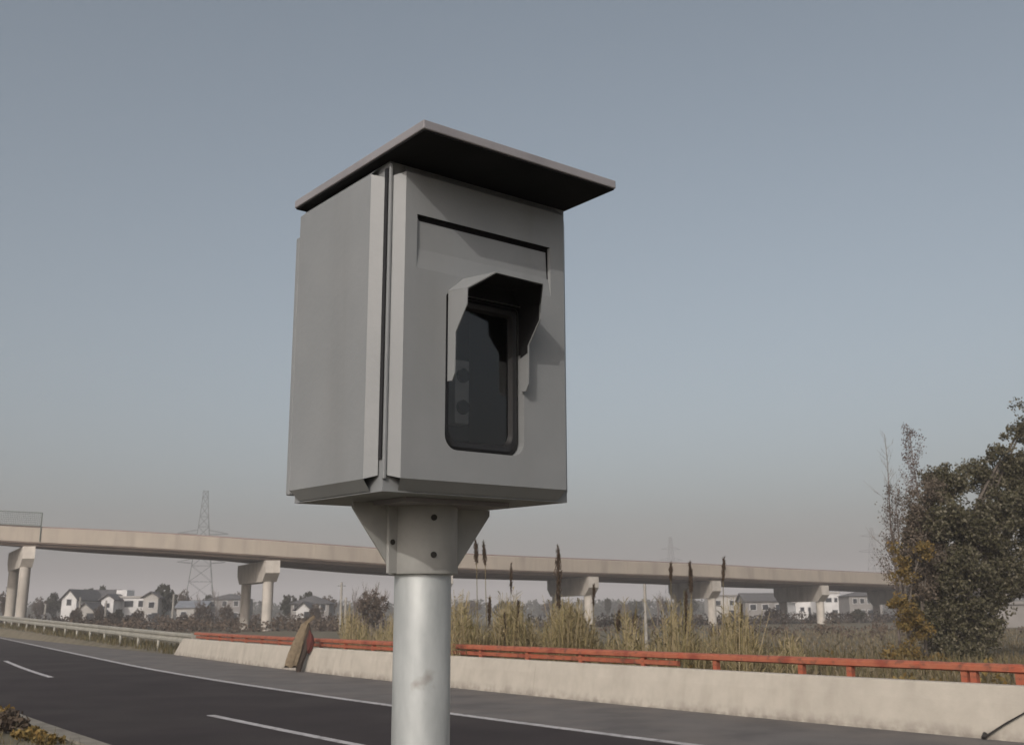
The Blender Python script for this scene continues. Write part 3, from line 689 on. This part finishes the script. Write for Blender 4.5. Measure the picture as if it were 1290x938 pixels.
def branchy(mb, p, d, L_, r, depth, spread=.6, up=.25, n=3, segs=3, tips=None, shrink=.68):
    pts = [p]; rs = [r]; q = p; dd = d
    for i in range(segs):
        dd = (dd+Vector((random.gauss(0, .10), random.gauss(0, .10), random.gauss(0, .06)+up*.15))).normalized()
        q = q+dd*(L_/segs); pts.append(q); rs.append(r*(1-.5*(i+1)/segs))
    mb.tube(pts, rs, 5 if depth > 1 else 3, False)
    if tips is not None and depth <= 1: tips.extend([tuple(pts[-1]), tuple(pts[-2])])
    if depth == 0: return
    for i in range(n):
        k = random.uniform(.35, 1.0); idx = min(int(k*segs), segs-1); base = pts[idx].lerp(pts[idx+1], k*segs-idx)
        w = Vector((random.gauss(0, 1), random.gauss(0, 1), random.gauss(0, .4))).normalized()
        nd = (dd+w*spread+Vector((0, 0, up))).normalized()
        branchy(mb, base, nd, L_*shrink*random.uniform(.75, 1.15), r*.5, depth-1, spread, up, n, segs, tips, shrink)
def tree(name, loc, label, cat, trunk_r, trunk_h, blobs, leafm, lsize, nclump, nleaf, crad, group=None, barkm=None, limbs=True):
    """blobs: list of (x, y, z, rx, ry, rz) in the tree's own space"""
    o = empty(name, loc, label, cat, group)
    mb = MB(); top = Vector((random.gauss(0, .15), random.gauss(0, .15), trunk_h))
    mb.tube([(0, 0, -.1), (0, 0, trunk_h*.15), top*.5+Vector((.05, .03, 0)), top], [trunk_r*1.35, trunk_r, trunk_r*.75, trunk_r*.4], 9, False)
    if limbs:
        for b in blobs:
            c = Vector(b[:3]); st = Vector((0, 0, 1))*min(trunk_h*random.uniform(.35, .8), max(.4, c.z*.7))
            m_ = st.lerp(c, .5)+Vector((random.gauss(0, .2), random.gauss(0, .2), .2))
            mb.tube([st, m_, c, c+(c-st).normalized()*b[3]*.6], [trunk_r*.45, trunk_r*.3, trunk_r*.18, trunk_r*.05], 5, False)
    mb.build('trunk', barkm or M['bark'], o, smooth=True)
    cs = []; vol = np.array([b[3]*b[4]*b[5] for b in blobs]); vol = vol/vol.sum()
    for b, w in zip(blobs, vol):
        k = max(3, int(nclump*w)); g = rng.normal(size=(k, 3)); g /= np.linalg.norm(g, axis=1, keepdims=True)
        g *= (rng.random((k, 1))**.38)*rng.uniform(.82, 1.12, (k, 1))
        cs.append(np.array(b[:3])+g*np.array(b[3:6]))
    cs = np.concatenate(cs); V, F = leaves(cs, nleaf, crad*rng.uniform(.55, 1.3, len(cs)), lsize, .8)
    link_mesh('crown', np_mesh('crown', V, F, leafm), o); return o
def bare_tree(name, loc, label, h, r, group=None, depth=4, n=4, spread=.5, up=.35, leafm=None, first=.42, cat='tree', nl=3, ls=.12, m_=None):
    o = empty(name, loc, label, cat, group); mb = MB(); tips = []
    branchy(mb, Vector((0, 0, -.1)), Vector((0, 0, 1)), h*first, r, depth, spread, up, n, 3, tips)
    mx = max(v[2] for v in mb.v); k = h/mx; mb.v = [(v[0]*k, v[1]*k, v[2]*k) for v in mb.v]
    mb.build('trunk', m_ or M['twig'], o)
    if leafm:
        V, F = leaves(np.array(tips)*k, nl, .35, ls); link_mesh('crown', np_mesh('crown', V, F, leafm), o)
    return o

# ------------------------------------------------------------------ the big dark tree at the right and its neighbours
TD = 40.0
tb = at(1222, 800, TD); tb.z = 0
def rb(px, py, rx, rz, dy=0, ry=None):
    p = at(px, py, TD+dy); return (p.x-tb.x, p.y-tb.y, p.z, rx, ry or rx, rz)
blobs = [rb(1195, 610, .95, .85, .3), rb(1240, 600, .9, .75, .8), rb(1180, 655, 1.15, .9, -.4), rb(1235, 665, 1.25, 1.0, 0), rb(1160, 700, .95, .9, .2), rb(1205, 720, 1.25, 1.0, -.5),
         rb(1258, 715, 1.0, .9, .4), rb(1180, 770, 1.15, .95, 0), rb(1225, 785, 1.1, .95, -.4), rb(1205, 825, 1.1, .7, -.6), rb(1285, 590, .8, .6, .8), rb(1290, 640, .8, .7, .3), rb(1300, 690, .8, .8, .6),
         rb(1320, 620, 1.1, 1.0, 1), rb(1284, 548, .6, .5, .6), rb(1296, 520, .5, .45, .8), rb(1330, 700, 1.0, .9, .8), rb(1255, 750, .8, .6, .2), rb(1290, 735, .8, .6, .7), rb(1310, 575, .8, .6, 1), rb(1262, 575, .6, .5, .2), rb(1290, 590, .8, .7, .2), rb(1280, 625, .8, .7, 0), rb(1305, 650, .8, .8, .2), rb(1265, 640, .8, .8, -.3)]
tree('evergreen_tree', tb, 'large dense dark olive evergreen tree behind the red rail at right', 'tree', .2, 5.6, blobs, M['leaf_dark'], .074, 1250, 84, .37)
sb = at(1143, 800, 38.5); sb.z = 0
def rb2(px, py, r, rz): 
    p = at(px, py, 38.5); return (p.x-sb.x, random.uniform(-.3, .3), p.z, r, r, rz)
tree('yellowing_shrub', sb, 'tall yellow brown shrub on the left flank of the dark tree', 'shrub', .07, 2.6,
     [rb2(1138, 720, .45, .55), rb2(1130, 765, .5, .5), rb2(1150, 790, .6, .55), rb2(1135, 825, .7, .5), rb2(1165, 835, .7, .4), rb2(1158, 690, .4, .5), rb2(1127, 690, .25, .3)], M['leaf_yel'], .065, 150, 46, .26)
bb = at(1165, 800, 39.2); bb.z = 0
def rb3(px, py, r, rz):
    p = at(px, py, 39.2); return (p.x-bb.x, random.uniform(-.3, .3), p.z, r, r, rz)
tree('brown_tree', bb, 'brown dry leaved small tree between the yellowing shrub and the dark tree', 'tree', .06, 4.4,
     [rb3(1150, 640, .4, .7), rb3(1172, 618, .45, .6), rb3(1148, 690, .5, .7), rb3(1165, 665, .6, .7), rb3(1180, 700, .6, .7), rb3(1160, 735, .6, .6)], M['leaf_drybrown'], .055, 170, 60, .3)
def leader_tree(px, d, ytop, r, label, nb, blen, leafm=None, up=1.0, bare_to=.3):
    b = at(px, 800, d); h = at(px, ytop, d).z; o = empty('bare_tree', (b.x, b.y, 0), label, 'tree'); mb = MB(); tips = []
    pts = [Vector((0, 0, -.1))]
    for i in range(1, 8): pts.append(Vector((pts[-1].x+random.gauss(0, .05), pts[-1].y+random.gauss(0, .05), h*i/7)))
    mb.tube(pts, [r*(1-.85*i/7) for i in range(8)], 6, False)
    for k in range(nb):
        t = bare_to+(1-bare_to)*(k+random.random())/nb; i = min(6, int(t*7)); q = pts[i].lerp(pts[i+1], t*7-i); a = random.uniform(0, 6.283)
        branchy(mb, q, Vector((math.cos(a), math.sin(a), up)).normalized(), blen*(1.25-t)*random.uniform(.6, 1.2), r*.3*(1.3-t), 1, .5, .5, 3, 3, tips)
    mb.build('trunk', M['twig'], o)
    if leafm:
        V, F = leaves(np.array([tuple(t) for t in tips]), 4, .22, .05); link_mesh('crown', np_mesh('crown', V, F, leafm), o)
    return o
leader_tree(1133, 43, 546, .06, 'thin bare pale tree with few twigs, standing apart left of the dark tree', 46, 1.2)
leader_tree(1168, 44, 543, .07, 'reddish bare tree with dense twigs rising behind the left of the dark tree', 60, 1.3, M['leaf_rust'])
leader_tree(1150, 42.5, 622, .06, 'short brown twiggy tree between the two taller bare trees', 60, 1.5, M['leaf_brown'])
p = at(1384, 800, 45); bare_tree('rusty_tree', (p.x, p.y, 0), 'tall tree with rust red leaves entering at the right edge', at(1384, 462, 45).z, .2, depth=4, n=4, spread=.26, up=.5, first=.5, leafm=M['leaf_rust'], nl=9, ls=.13)

# far trees: a few shared crowns
def crown_mesh(w, h, n, m_, ls):
    cs = rng.normal(size=(n, 3)); cs /= np.linalg.norm(cs, axis=1, keepdims=True); cs *= rng.random((n, 1))**.4
    cs = cs*np.array([w/2, w/2, h/2])*rng.uniform(.8, 1.0, (n, 1))+np.array([0, 0, h/2])
    V, F = leaves(cs, 20, .16*w*.6*rng.uniform(.6, 1.2, n), ls, .8); return np_mesh('crown', V, F, m_)
crowns = [crown_mesh(5, 4.4, 150, M['leaf_far'], .26), crown_mesh(4.2, 5.4, 150, M['leaf_far'], .26), crown_mesh(5, 4, 130, M['leaf_brown'], .17)]
mb = MB(); mb.tube([(0, 0, -.2), (.05, 0, 1.2), (.1, .05, 2.6)], [.2, .16, .08], 7, False); trunkm = mb.mesh('trunk', M['bark'])
def far_tree(px, d, ytop, wpx, ci, label, group='trees around the far village', ybot=None):
    b = at(px, 780, d); z = at(px, ytop, d).z; o = empty('far_tree', (b.x, b.y, 0), label, 'tree', group, rz=random.random()*6)
    c = link_mesh('crown', crowns[ci], o); w = px2m(wpx, d); base = z*.18
    ex = (5, 4.2, 5)[ci]; eh = (4.4, 5.4, 4)[ci]
    c.scale = (w/ex, w/ex, (z-base)/eh); c.location = (0, 0, base)
    t_ = link_mesh('trunk', trunkm, o); t_.scale = (1, 1, max(.5, z/4.5)); return o
far_tree(203, 196, 734, 36, 0, 'round dark tree standing right of the white village houses')
far_tree(110, 228, 739, 26, 1, 'dark tree behind the dark tiled roof at left')
far_tree(127, 232, 736, 18, 0, 'small dark treetop right above the dark tiled roof')
far_tree(66, 240, 745, 22, 0, 'dark tree between the left pier and the white gable')
far_tree(48, 236, 751, 20, 2, 'low brown tree right of the left pier')
far_tree(8, 190, 738, 26, 2, 'brown thinning tree at the far left edge')
far_tree(228, 240, 742, 24, 2, 'brown bushy tree left of the low blue roofed house')
far_tree(262, 250, 748, 22, 0, 'dim green tree right of the low blue roofed house')
far_tree(300, 252, 745, 22, 2, 'brown tree just left of the second pier')
far_tree(365, 210, 748, 26, 0, 'dark tree behind the dark roofed house, left end')
far_tree(386, 205, 744, 22, 0, 'dark tree behind the dark roofed house, middle')
far_tree(412, 215, 749, 26, 2, 'brown tree right of the dark roofed house')
far_tree(468, 92, 742, 44, 2, 'broad brown thicket tree immediately left of the camera pole')
far_tree(800, 330, 756, 26, 0, 'dim tree left of the grey bare tree beyond the third pier')
far_tree(766, 300, 752, 10, 1, 'slim dark conifer right of the third pier')
far_tree(786, 320, 757, 16, 2, 'small brown tree right of the slim conifer')
far_tree(866, 300, 752, 34, 0, 'dark wide tree behind the reeds left of the fourth pier')
far_tree(940, 290, 754, 26, 2, 'brown tree behind the cream block')
far_tree(985, 300, 752, 30, 0, 'dark tree behind the grey house with window band')
far_tree(1072, 285, 753, 26, 0, 'dark tree right of the bright white houses')
far_tree(700, 310, 756, 40, 2, 'faint brown tree behind the reeds left of the third pier')
far_tree(640, 320, 757, 40, 0, 'faint green tree behind the reeds right of the camera pole')
far_tree(590, 300, 755, 36, 2, 'faint brown tree close right of the camera pole')
for px, yt, w, ci, lab in ((96, 764, 16, 2, 'small brown tree before the narrow white gable'), (124, 762, 15, 2, 'small brown tree before the long dark roof'), (148, 766, 16, 0, 'low dark tree before the white flat roofed house, left end'), (174, 765, 15, 2, 'low brown tree before the white flat roofed house, right end'),
                     (254, 758, 22, 2, 'brown tree before the low blue roofed house'), (284, 760, 20, 2, 'brown tree before the grey two storey house'), (398, 760, 20, 2, 'brown tree before the dark roofed house'), (974, 764, 24, 2, 'low brown tree before the grey house with window band'), (1082, 766, 20, 0, 'low dark tree before the grey house beside the yellowing shrub')):
    far_tree(px, 168, yt, w, ci, lab)
for px, d, yt, lab in ((440, 110, 735, 'bare tree of upright twigs right of the thin pale poles'), (456, 104, 728, 'taller bare tree of upright twigs in the brown thicket'), (480, 100, 730, 'bare tree of upright twigs beside the camera pole'),
                       (828, 150, 742, 'grey bare tree left of the fourth pier'), (842, 155, 745, 'second grey bare tree, closer to the fourth pier'), (270, 220, 738, 'bare tree in front of the grey two storey house'), (246, 215, 742, 'bare tree beside the low blue roofed house')):
    p = at(px, 780, d); bare_tree('bare_tree', (p.x, p.y, 0), lab, at(px, yt, d).z, .11, 'bare winter trees', depth=4, n=4, spread=.38, up=.5, first=.45)

# far hedges and woods: one mass each
def mass(name, label, pts, rad, size, n, m_, flat=.8):
    V, F = leaves(pts, n, rad, size, flat); o = link_mesh(name, np_mesh(name, V, F, m_)); return tag(o, label, 'undergrowth', None, 'stuff')
def line_pts(a, b, n, z, jx=2, jy=5):
    A, B_ = np.array(a), np.array(b); t = rng.random((n, 1)); P = A+(B_-A)*t; P[:, 0] += rng.normal(size=n)*jx; P[:, 1] += rng.normal(size=n)*jy
    return np.c_[P, rng.random(n)*z]
mass('scrub', 'brown winter scrub in front of the village', np.concatenate([line_pts((-100, 165), (-20, 165), 520, 1.5), line_pts((-60, 120), (-8, 120), 260, .9)]), .9, .22, 26, M['leaf_brown'])
mass('hedge', 'brown and green scrub on the far fields at right', np.concatenate([line_pts((5, 150), (75, 190), 420, 1.3), line_pts((10, 95), (45, 95), 90, .5, 3, 14)]), .8, .2, 24, M['leaf_brown'])
mass('distant_wood', 'hazy line of distant woods on the horizon', np.concatenate([line_pts((-330, 520), (330, 560), 2000, 6.5, 4, 25), line_pts((-330, 515), (330, 555), 1500, 2.5, 4, 20)]), 3.0, 1.2, 14, M['leaf_far'])
mass('low_bushes', 'low olive bushes behind the red rail', np.concatenate([np.array([[path(s, o).x, path(s, o).y, z] for s, o, z in zip(rng.uniform(-55, 5, 150), rng.uniform(-14, -3.0, 150), rng.uniform(0, .35, 150))])]), .42, .10, 40, M['leaf_yel'])

# grass, behind the barrier and along the near verge
def blades(P, h, w, lean, m_, name, label, cat='grass'):
    P = np.asarray(P); n = len(P); ang = rng.random(n)*2*np.pi; hh = h*(.5+.8*rng.random(n)); le = lean*rng.random(n)
    d = np.c_[np.cos(ang), np.sin(ang), np.zeros(n)]; sdir = np.c_[-np.sin(ang), np.cos(ang), np.zeros(n)]
    ww = w*(.6+.8*rng.random(n))[:, None]
    base = P; mid = P+d*(le*hh*.35)[:, None]+np.c_[np.zeros(n), np.zeros(n), hh*.6]; tip = P+d*(le*hh)[:, None]+np.c_[np.zeros(n), np.zeros(n), hh]
    V = np.stack([base-sdir*ww/2, base+sdir*ww/2, mid+sdir*ww*.4, mid-sdir*ww*.4, tip+sdir*ww*.06, tip-sdir*ww*.06], 1).reshape(-1, 3)
    i = np.arange(n)[:, None]*6; F = np.concatenate([i+np.array([0, 1, 2, 3]), i+np.array([3, 2, 4, 5])])
    o = link_mesh(name, np_mesh(name, V, F, m_)); return tag(o, label, cat, None, 'stuff')
def pathpts(n, s0, s1, o0, o1, z=0):
    s = rng.uniform(s0, s1, n); o = rng.uniform(o0, o1, n); return np.array([tuple(path(a, b, z)) for a, b in zip(s, o)])
blades(pathpts(16000, -75, 10, -22, -.9, -.03), .42, .035, .8, M['grass'], 'field_grass', 'dry field grass behind the red rail')
blades(np.concatenate([pathpts(9000, -60, 12, W_NEAR+.36, W_NEAR+3.2, .07)]), .16, .012, .9, M['grass'], 'verge_grass', 'short dry grass on the near verge')
blades(np.array([tuple(path(a, offk(a)-.2-b, zg(a))) for a, b in zip(rng.uniform(7.5, 70, 3500), rng.uniform(-1.0, 1.5, 3500))]), .3, .04, .7, M['grass'], 'guardrail_grass', 'weedy grass at the feet of the steel guardrail')
q_ = np.array([tuple(at(a, 800, b))[:2]+(-.03,) for a, b in zip(rng.uniform(915, 1330, 9000), 28+75*rng.random(9000)**1.3)])
blades(q_, .24, .06, 1.0, M['fieldgrass'], 'field_grass', 'brown dry grass over the field at right')
# bushes on the near verge at the lower left corner
for px, py, r, m_, lab in ((8, 925, .26, 'leaf_brown', 'dry brown bush at the lower left corner of the verge'), (38, 934, .16, 'leaf_yel', 'small olive plant right of the dry brown bush'), (56, 940, .15, 'leaf_yel', 'small olive plant nearest the kerb in the lower left corner'), (-12, 915, .3, 'leaf_yel', 'olive bush at the far lower left edge of the frame')):
    g = ray_ground(px, py+6); o = empty('verge_bush', (g.x, g.y, .05), lab, 'bush', 'bushes on the near verge'); k = r/.3
    mb = MB(); branchy(mb, Vector((0, 0, -.05)), Vector((0, 0, 1)), .16*k+.05, .012, 2, .8, .2, 4); mb.build('stem', M['bark'], o)
    cs = rng.normal(size=(int(18), 3))*r*.45*np.array([1, 1, .6])+np.array([0, 0, r*.7]); V, F = leaves(cs, 26, r*.4, .05, .8)
    link_mesh('foliage', np_mesh('foliage', V, F, M[m_]), o)

# ------------------------------------------------------------------ reeds behind the rail
def reed_patch(px0, px1, d0, d1, n, h0, h1, label, dens=8):
    V = []; F = []; st = MB(); cnt = 0
    for i in range(n):
        d = random.uniform(d0, d1); px = random.uniform(px0, px1); b = at(px, 800, d); h = random.uniform(h0, h1)*(.75+.25*math.sin(px*.09)+random.uniform(-.1, .15))
        lean = Vector((random.gauss(0, .10), random.gauss(0, .10), 1))
        w = .012
        tx = Vector((b.x, b.y, 0)); side_ = Vector((1, 0, 0))*w
        top = tx+lean*h
        V += [tx-side_, tx+side_, top+side_*.4, top-side_*.4]; F.append((cnt, cnt+1, cnt+2, cnt+3)); cnt += 4
        for k in range(dens):
            z = random.uniform(.12, .97); q = tx.lerp(top, z); a = random.uniform(0, 6.283); L_ = random.uniform(.3, .62)*(1.1-.45*z)
            dr = Vector((math.cos(a), math.sin(a), random.uniform(.3, 1.3))).normalized(); sd = dr.cross(Vector((0, 0, 1))).normalized()*random.uniform(.010, .02)
            m1 = q+dr*L_*.55; e = q+dr*L_+Vector((0, 0, -random.uniform(.05, .3)*L_))
            V += [q, m1+sd, e, m1-sd]; F.append((cnt, cnt+1, cnt+2, cnt+3)); cnt += 4
    o = link_mesh('reeds', np_mesh('reeds', np.array([tuple(v) for v in V]), F, M['reed'])); return tag(o, label, 'reeds', None, 'stuff')
reed_patch(568, 748, 27.5, 34, 1000, 1.45, 2.3, 'thick olive and straw reeds right of the camera pole', 13)
reed_patch(786, 955, 25.5, 31, 520, 1.1, 2.2, 'thinner straw reeds between the third and fourth piers')
reed_patch(928, 1010, 27, 34, 170, .5, 1.2, 'low straw scrub at the right end of the reeds')
reed_patch(430, 494, 42, 52, 260, 1.2, 2.2, 'yellow reeds left of the camera pole')
reed_patch(740, 795, 27, 33, 150, .8, 1.5, 'short sparse reeds in front of the third pier')

def plume_stalk(px, d, ytip, ybase, lean_px, label, w=.06):
    b = at(px-lean_px, 800, d); tip = at(px, ytip, d); lo = at(px-lean_px*.35, ybase, d)
    o = empty('reed_stalk', (b.x, b.y, 0), label, 'reed', 'tall dark plumed reed stalks behind the red rail')
    loc = Vector((b.x, b.y, 0)); mb = MB(); mb.tube([Vector((0, 0, 0)), (lo-loc)*.6, lo-loc, tip-loc], [.014, .012, .009, .004], 6, False); mb.build('stem', M['stalk'], o)
    n = int(150*max(1, w/.06)); t = rng.random(n); A = np.array(lo-loc); B_ = np.array(tip-loc); prof = np.sin(np.pi*np.clip(t*.86+.1, 0, 1))**.7
    P = A+(B_-A)*t[:, None]+rng.normal(size=(n, 3))*np.c_[prof, prof, prof*.3]*w*.30
    dirv = (B_-A)/np.linalg.norm(B_-A); a = np.tile(dirv, (n, 1))+rng.normal(size=(n, 3))*.28; bb = np.cross(a, rng.normal(size=(n, 3))); bb /= np.linalg.norm(bb, axis=1, keepdims=True)
    L_ = .085; V = np.stack([P-a*L_, P+bb*.012, P+a*L_, P-bb*.012], 1).reshape(-1, 3)
    link_mesh('plume', np_mesh('plume', V, np.arange(4*n).reshape(-1, 4), M['plume']), o)
PL = [(703, 27.0, 687, 765, -3, 'tallest thick dark reed plume, rising above the overpass parapet', .12), (599, 28, 682, 708, -4, 'left one of two short dark plumes beside the collar', .085), (609, 28, 684, 710, -6, 'right one of two short dark plumes beside the collar', .07),
      (644, 28.5, 711, 745, 1, 'thin dark reed plume crossing the girder right of the camera pole', .04), (653, 29, 757, 792, 3, 'dark reed plume low in the thick reeds', .07), (636, 28.5, 772, 812, 1, 'dark reed plume lowest in the thick reeds', .07),
      (617, 29, 752, 786, 2, 'dark reed plume low beside the camera pole', .07), (845, 26.5, 711, 728, 0, 'short dark plume on the parapet, left of a tilted one', .06), (869, 26.5, 709, 745, -5, 'dark left tilted reed plume crossing the parapet', .08),
      (912, 26.0, 703, 730, 3, 'dark reed plume tip over the fourth pier', .06), (780, 30, 770, 793, 4, 'dark tilted plume right of the third pier', .09), (801, 30, 768, 792, 6, 'dark right tilted plume near the thin pale pole', .08),
      (864, 27, 745, 800, -1, 'broad dark plume low in the thinner reeds', .09), (934, 27, 762, 790, 4, 'dark plume in front of the cream block', .06), (748, 29, 738, 760, 1, 'small dark plume left of the third pier', .05)]
for a in PL: plume_stalk(*a)

# ------------------------------------------------------------------ ragged bundle propped against the barrier
fp = min((path(k/40, .30) for k in range(-900, 200)), key=lambda p: abs(p.x/p.y-(375-645)/1346))
bun = empty('ragged_bundle', (fp.x, fp.y, 0), 'tall ragged brown bundle of sacking propped upright against the concrete barrier', 'bundle'); bun.scale = (1.13, 1.13, 1.16)
def lump(name, rings, m_, seed, amp=.03, n=18, sub=5, parent=None):
    """rings (x, y, z, rx, ry): a folded, uneven cloth form"""
    rnd = random.Random(seed); vs = []; fs = []; R_ = []
    ph = [rnd.uniform(0, 6.28) for _ in range(6)]
    for i in range(len(rings)-1):
        for k in range(sub): u = k/sub; R_.append([a*(1-u)+b*u for a, b in zip(rings[i], rings[i+1])])
    R_.append(list(rings[-1]))
    for x, y, z, rx, ry in R_:
        for j in range(n):
            w = 2*math.pi*j/n
            d = 1+amp/.1*(.45*math.sin(3*w+ph[0]+z*1.5)+.35*math.sin(5*w+ph[1]-z*2.2)+.25*math.sin(8*w+ph[2]+z*4))+rnd.uniform(-.05, .05)
            vs.append((x+rx*d*math.cos(w), y+ry*d*math.sin(w), max(.0, z+.035*math.sin(4*w+ph[3])*(1 if 0 < z else 0))))
    m = len(R_)
    for i in range(m-1):
        for j in range(n): fs.append((i*n+j, i*n+(j+1) % n, (i+1)*n+(j+1) % n, (i+1)*n+j))
    fs += [tuple(range(n)), tuple(range((m-1)*n, m*n))[::-1]]
    return MB().add(vs, fs).build(name, m_, parent or bun, smooth=True)
lump('sacking', [(-.20, -.06, .15, .16, .07), (-.16, -.06, .30, .17, .08), (-.04, -.03, .70, .15, .08), (.08, .0, 1.05, .13, .07), (.17, .03, 1.28, .10, .06), (.22, .05, 1.36, .04, .04)], M['olive'], 3)
lump('dark_cloth', [(.03, .02, .0, .05, .05), (.03, .03, .12, .08, .07), (.06, .04, .35, .12, .09), (.13, .06, .60, .15, .11), (.20, .08, .90, .14, .10), (.24, .08, 1.15, .08, .07), (.24, .07, 1.33, .03, .03)], M['darkcloth'], 8, .035)
lump('red_cloth', [(.28, .03, .52, .03, .03), (.31, .03, .62, .10, .07), (.34, .03, .78, .12, .08), (.33, .04, .95, .08, .06), (.29, .05, 1.10, .03, .03)], M['maroon'], 5, .03)
lump('loose_flap', [(.08, .02, 1.24, .03, .02), (.20, .03, 1.31, .06, .03), (.36, .05, 1.44, .05, .025), (.42, .06, 1.50, .02, .015)], M['olive'], 12, .02)

# ------------------------------------------------------------------ haze
mb = MB(); mb.box2((-2700, -2700, -1.2), (2700, 2700, 60)); 
hm = bpy.data.materials.new('haze_air'); hm.use_nodes = True; N = hm.node_tree.nodes; N.remove(N["Principled BSDF"])
pv = N.new("ShaderNodeVolumePrincipled"); pv.inputs["Color"].default_value = (1.0, .965, .968, 1); pv.inputs["Density"].default_value = .00095; pv.inputs["Anisotropy"].default_value = .0
hm.node_tree.links.new(pv.outputs[0], N["Material Output"].inputs["Volume"])
o = mb.build('haze', hm); tag(o, 'thin pale winter haze over the plain', 'haze', None, 'stuff')
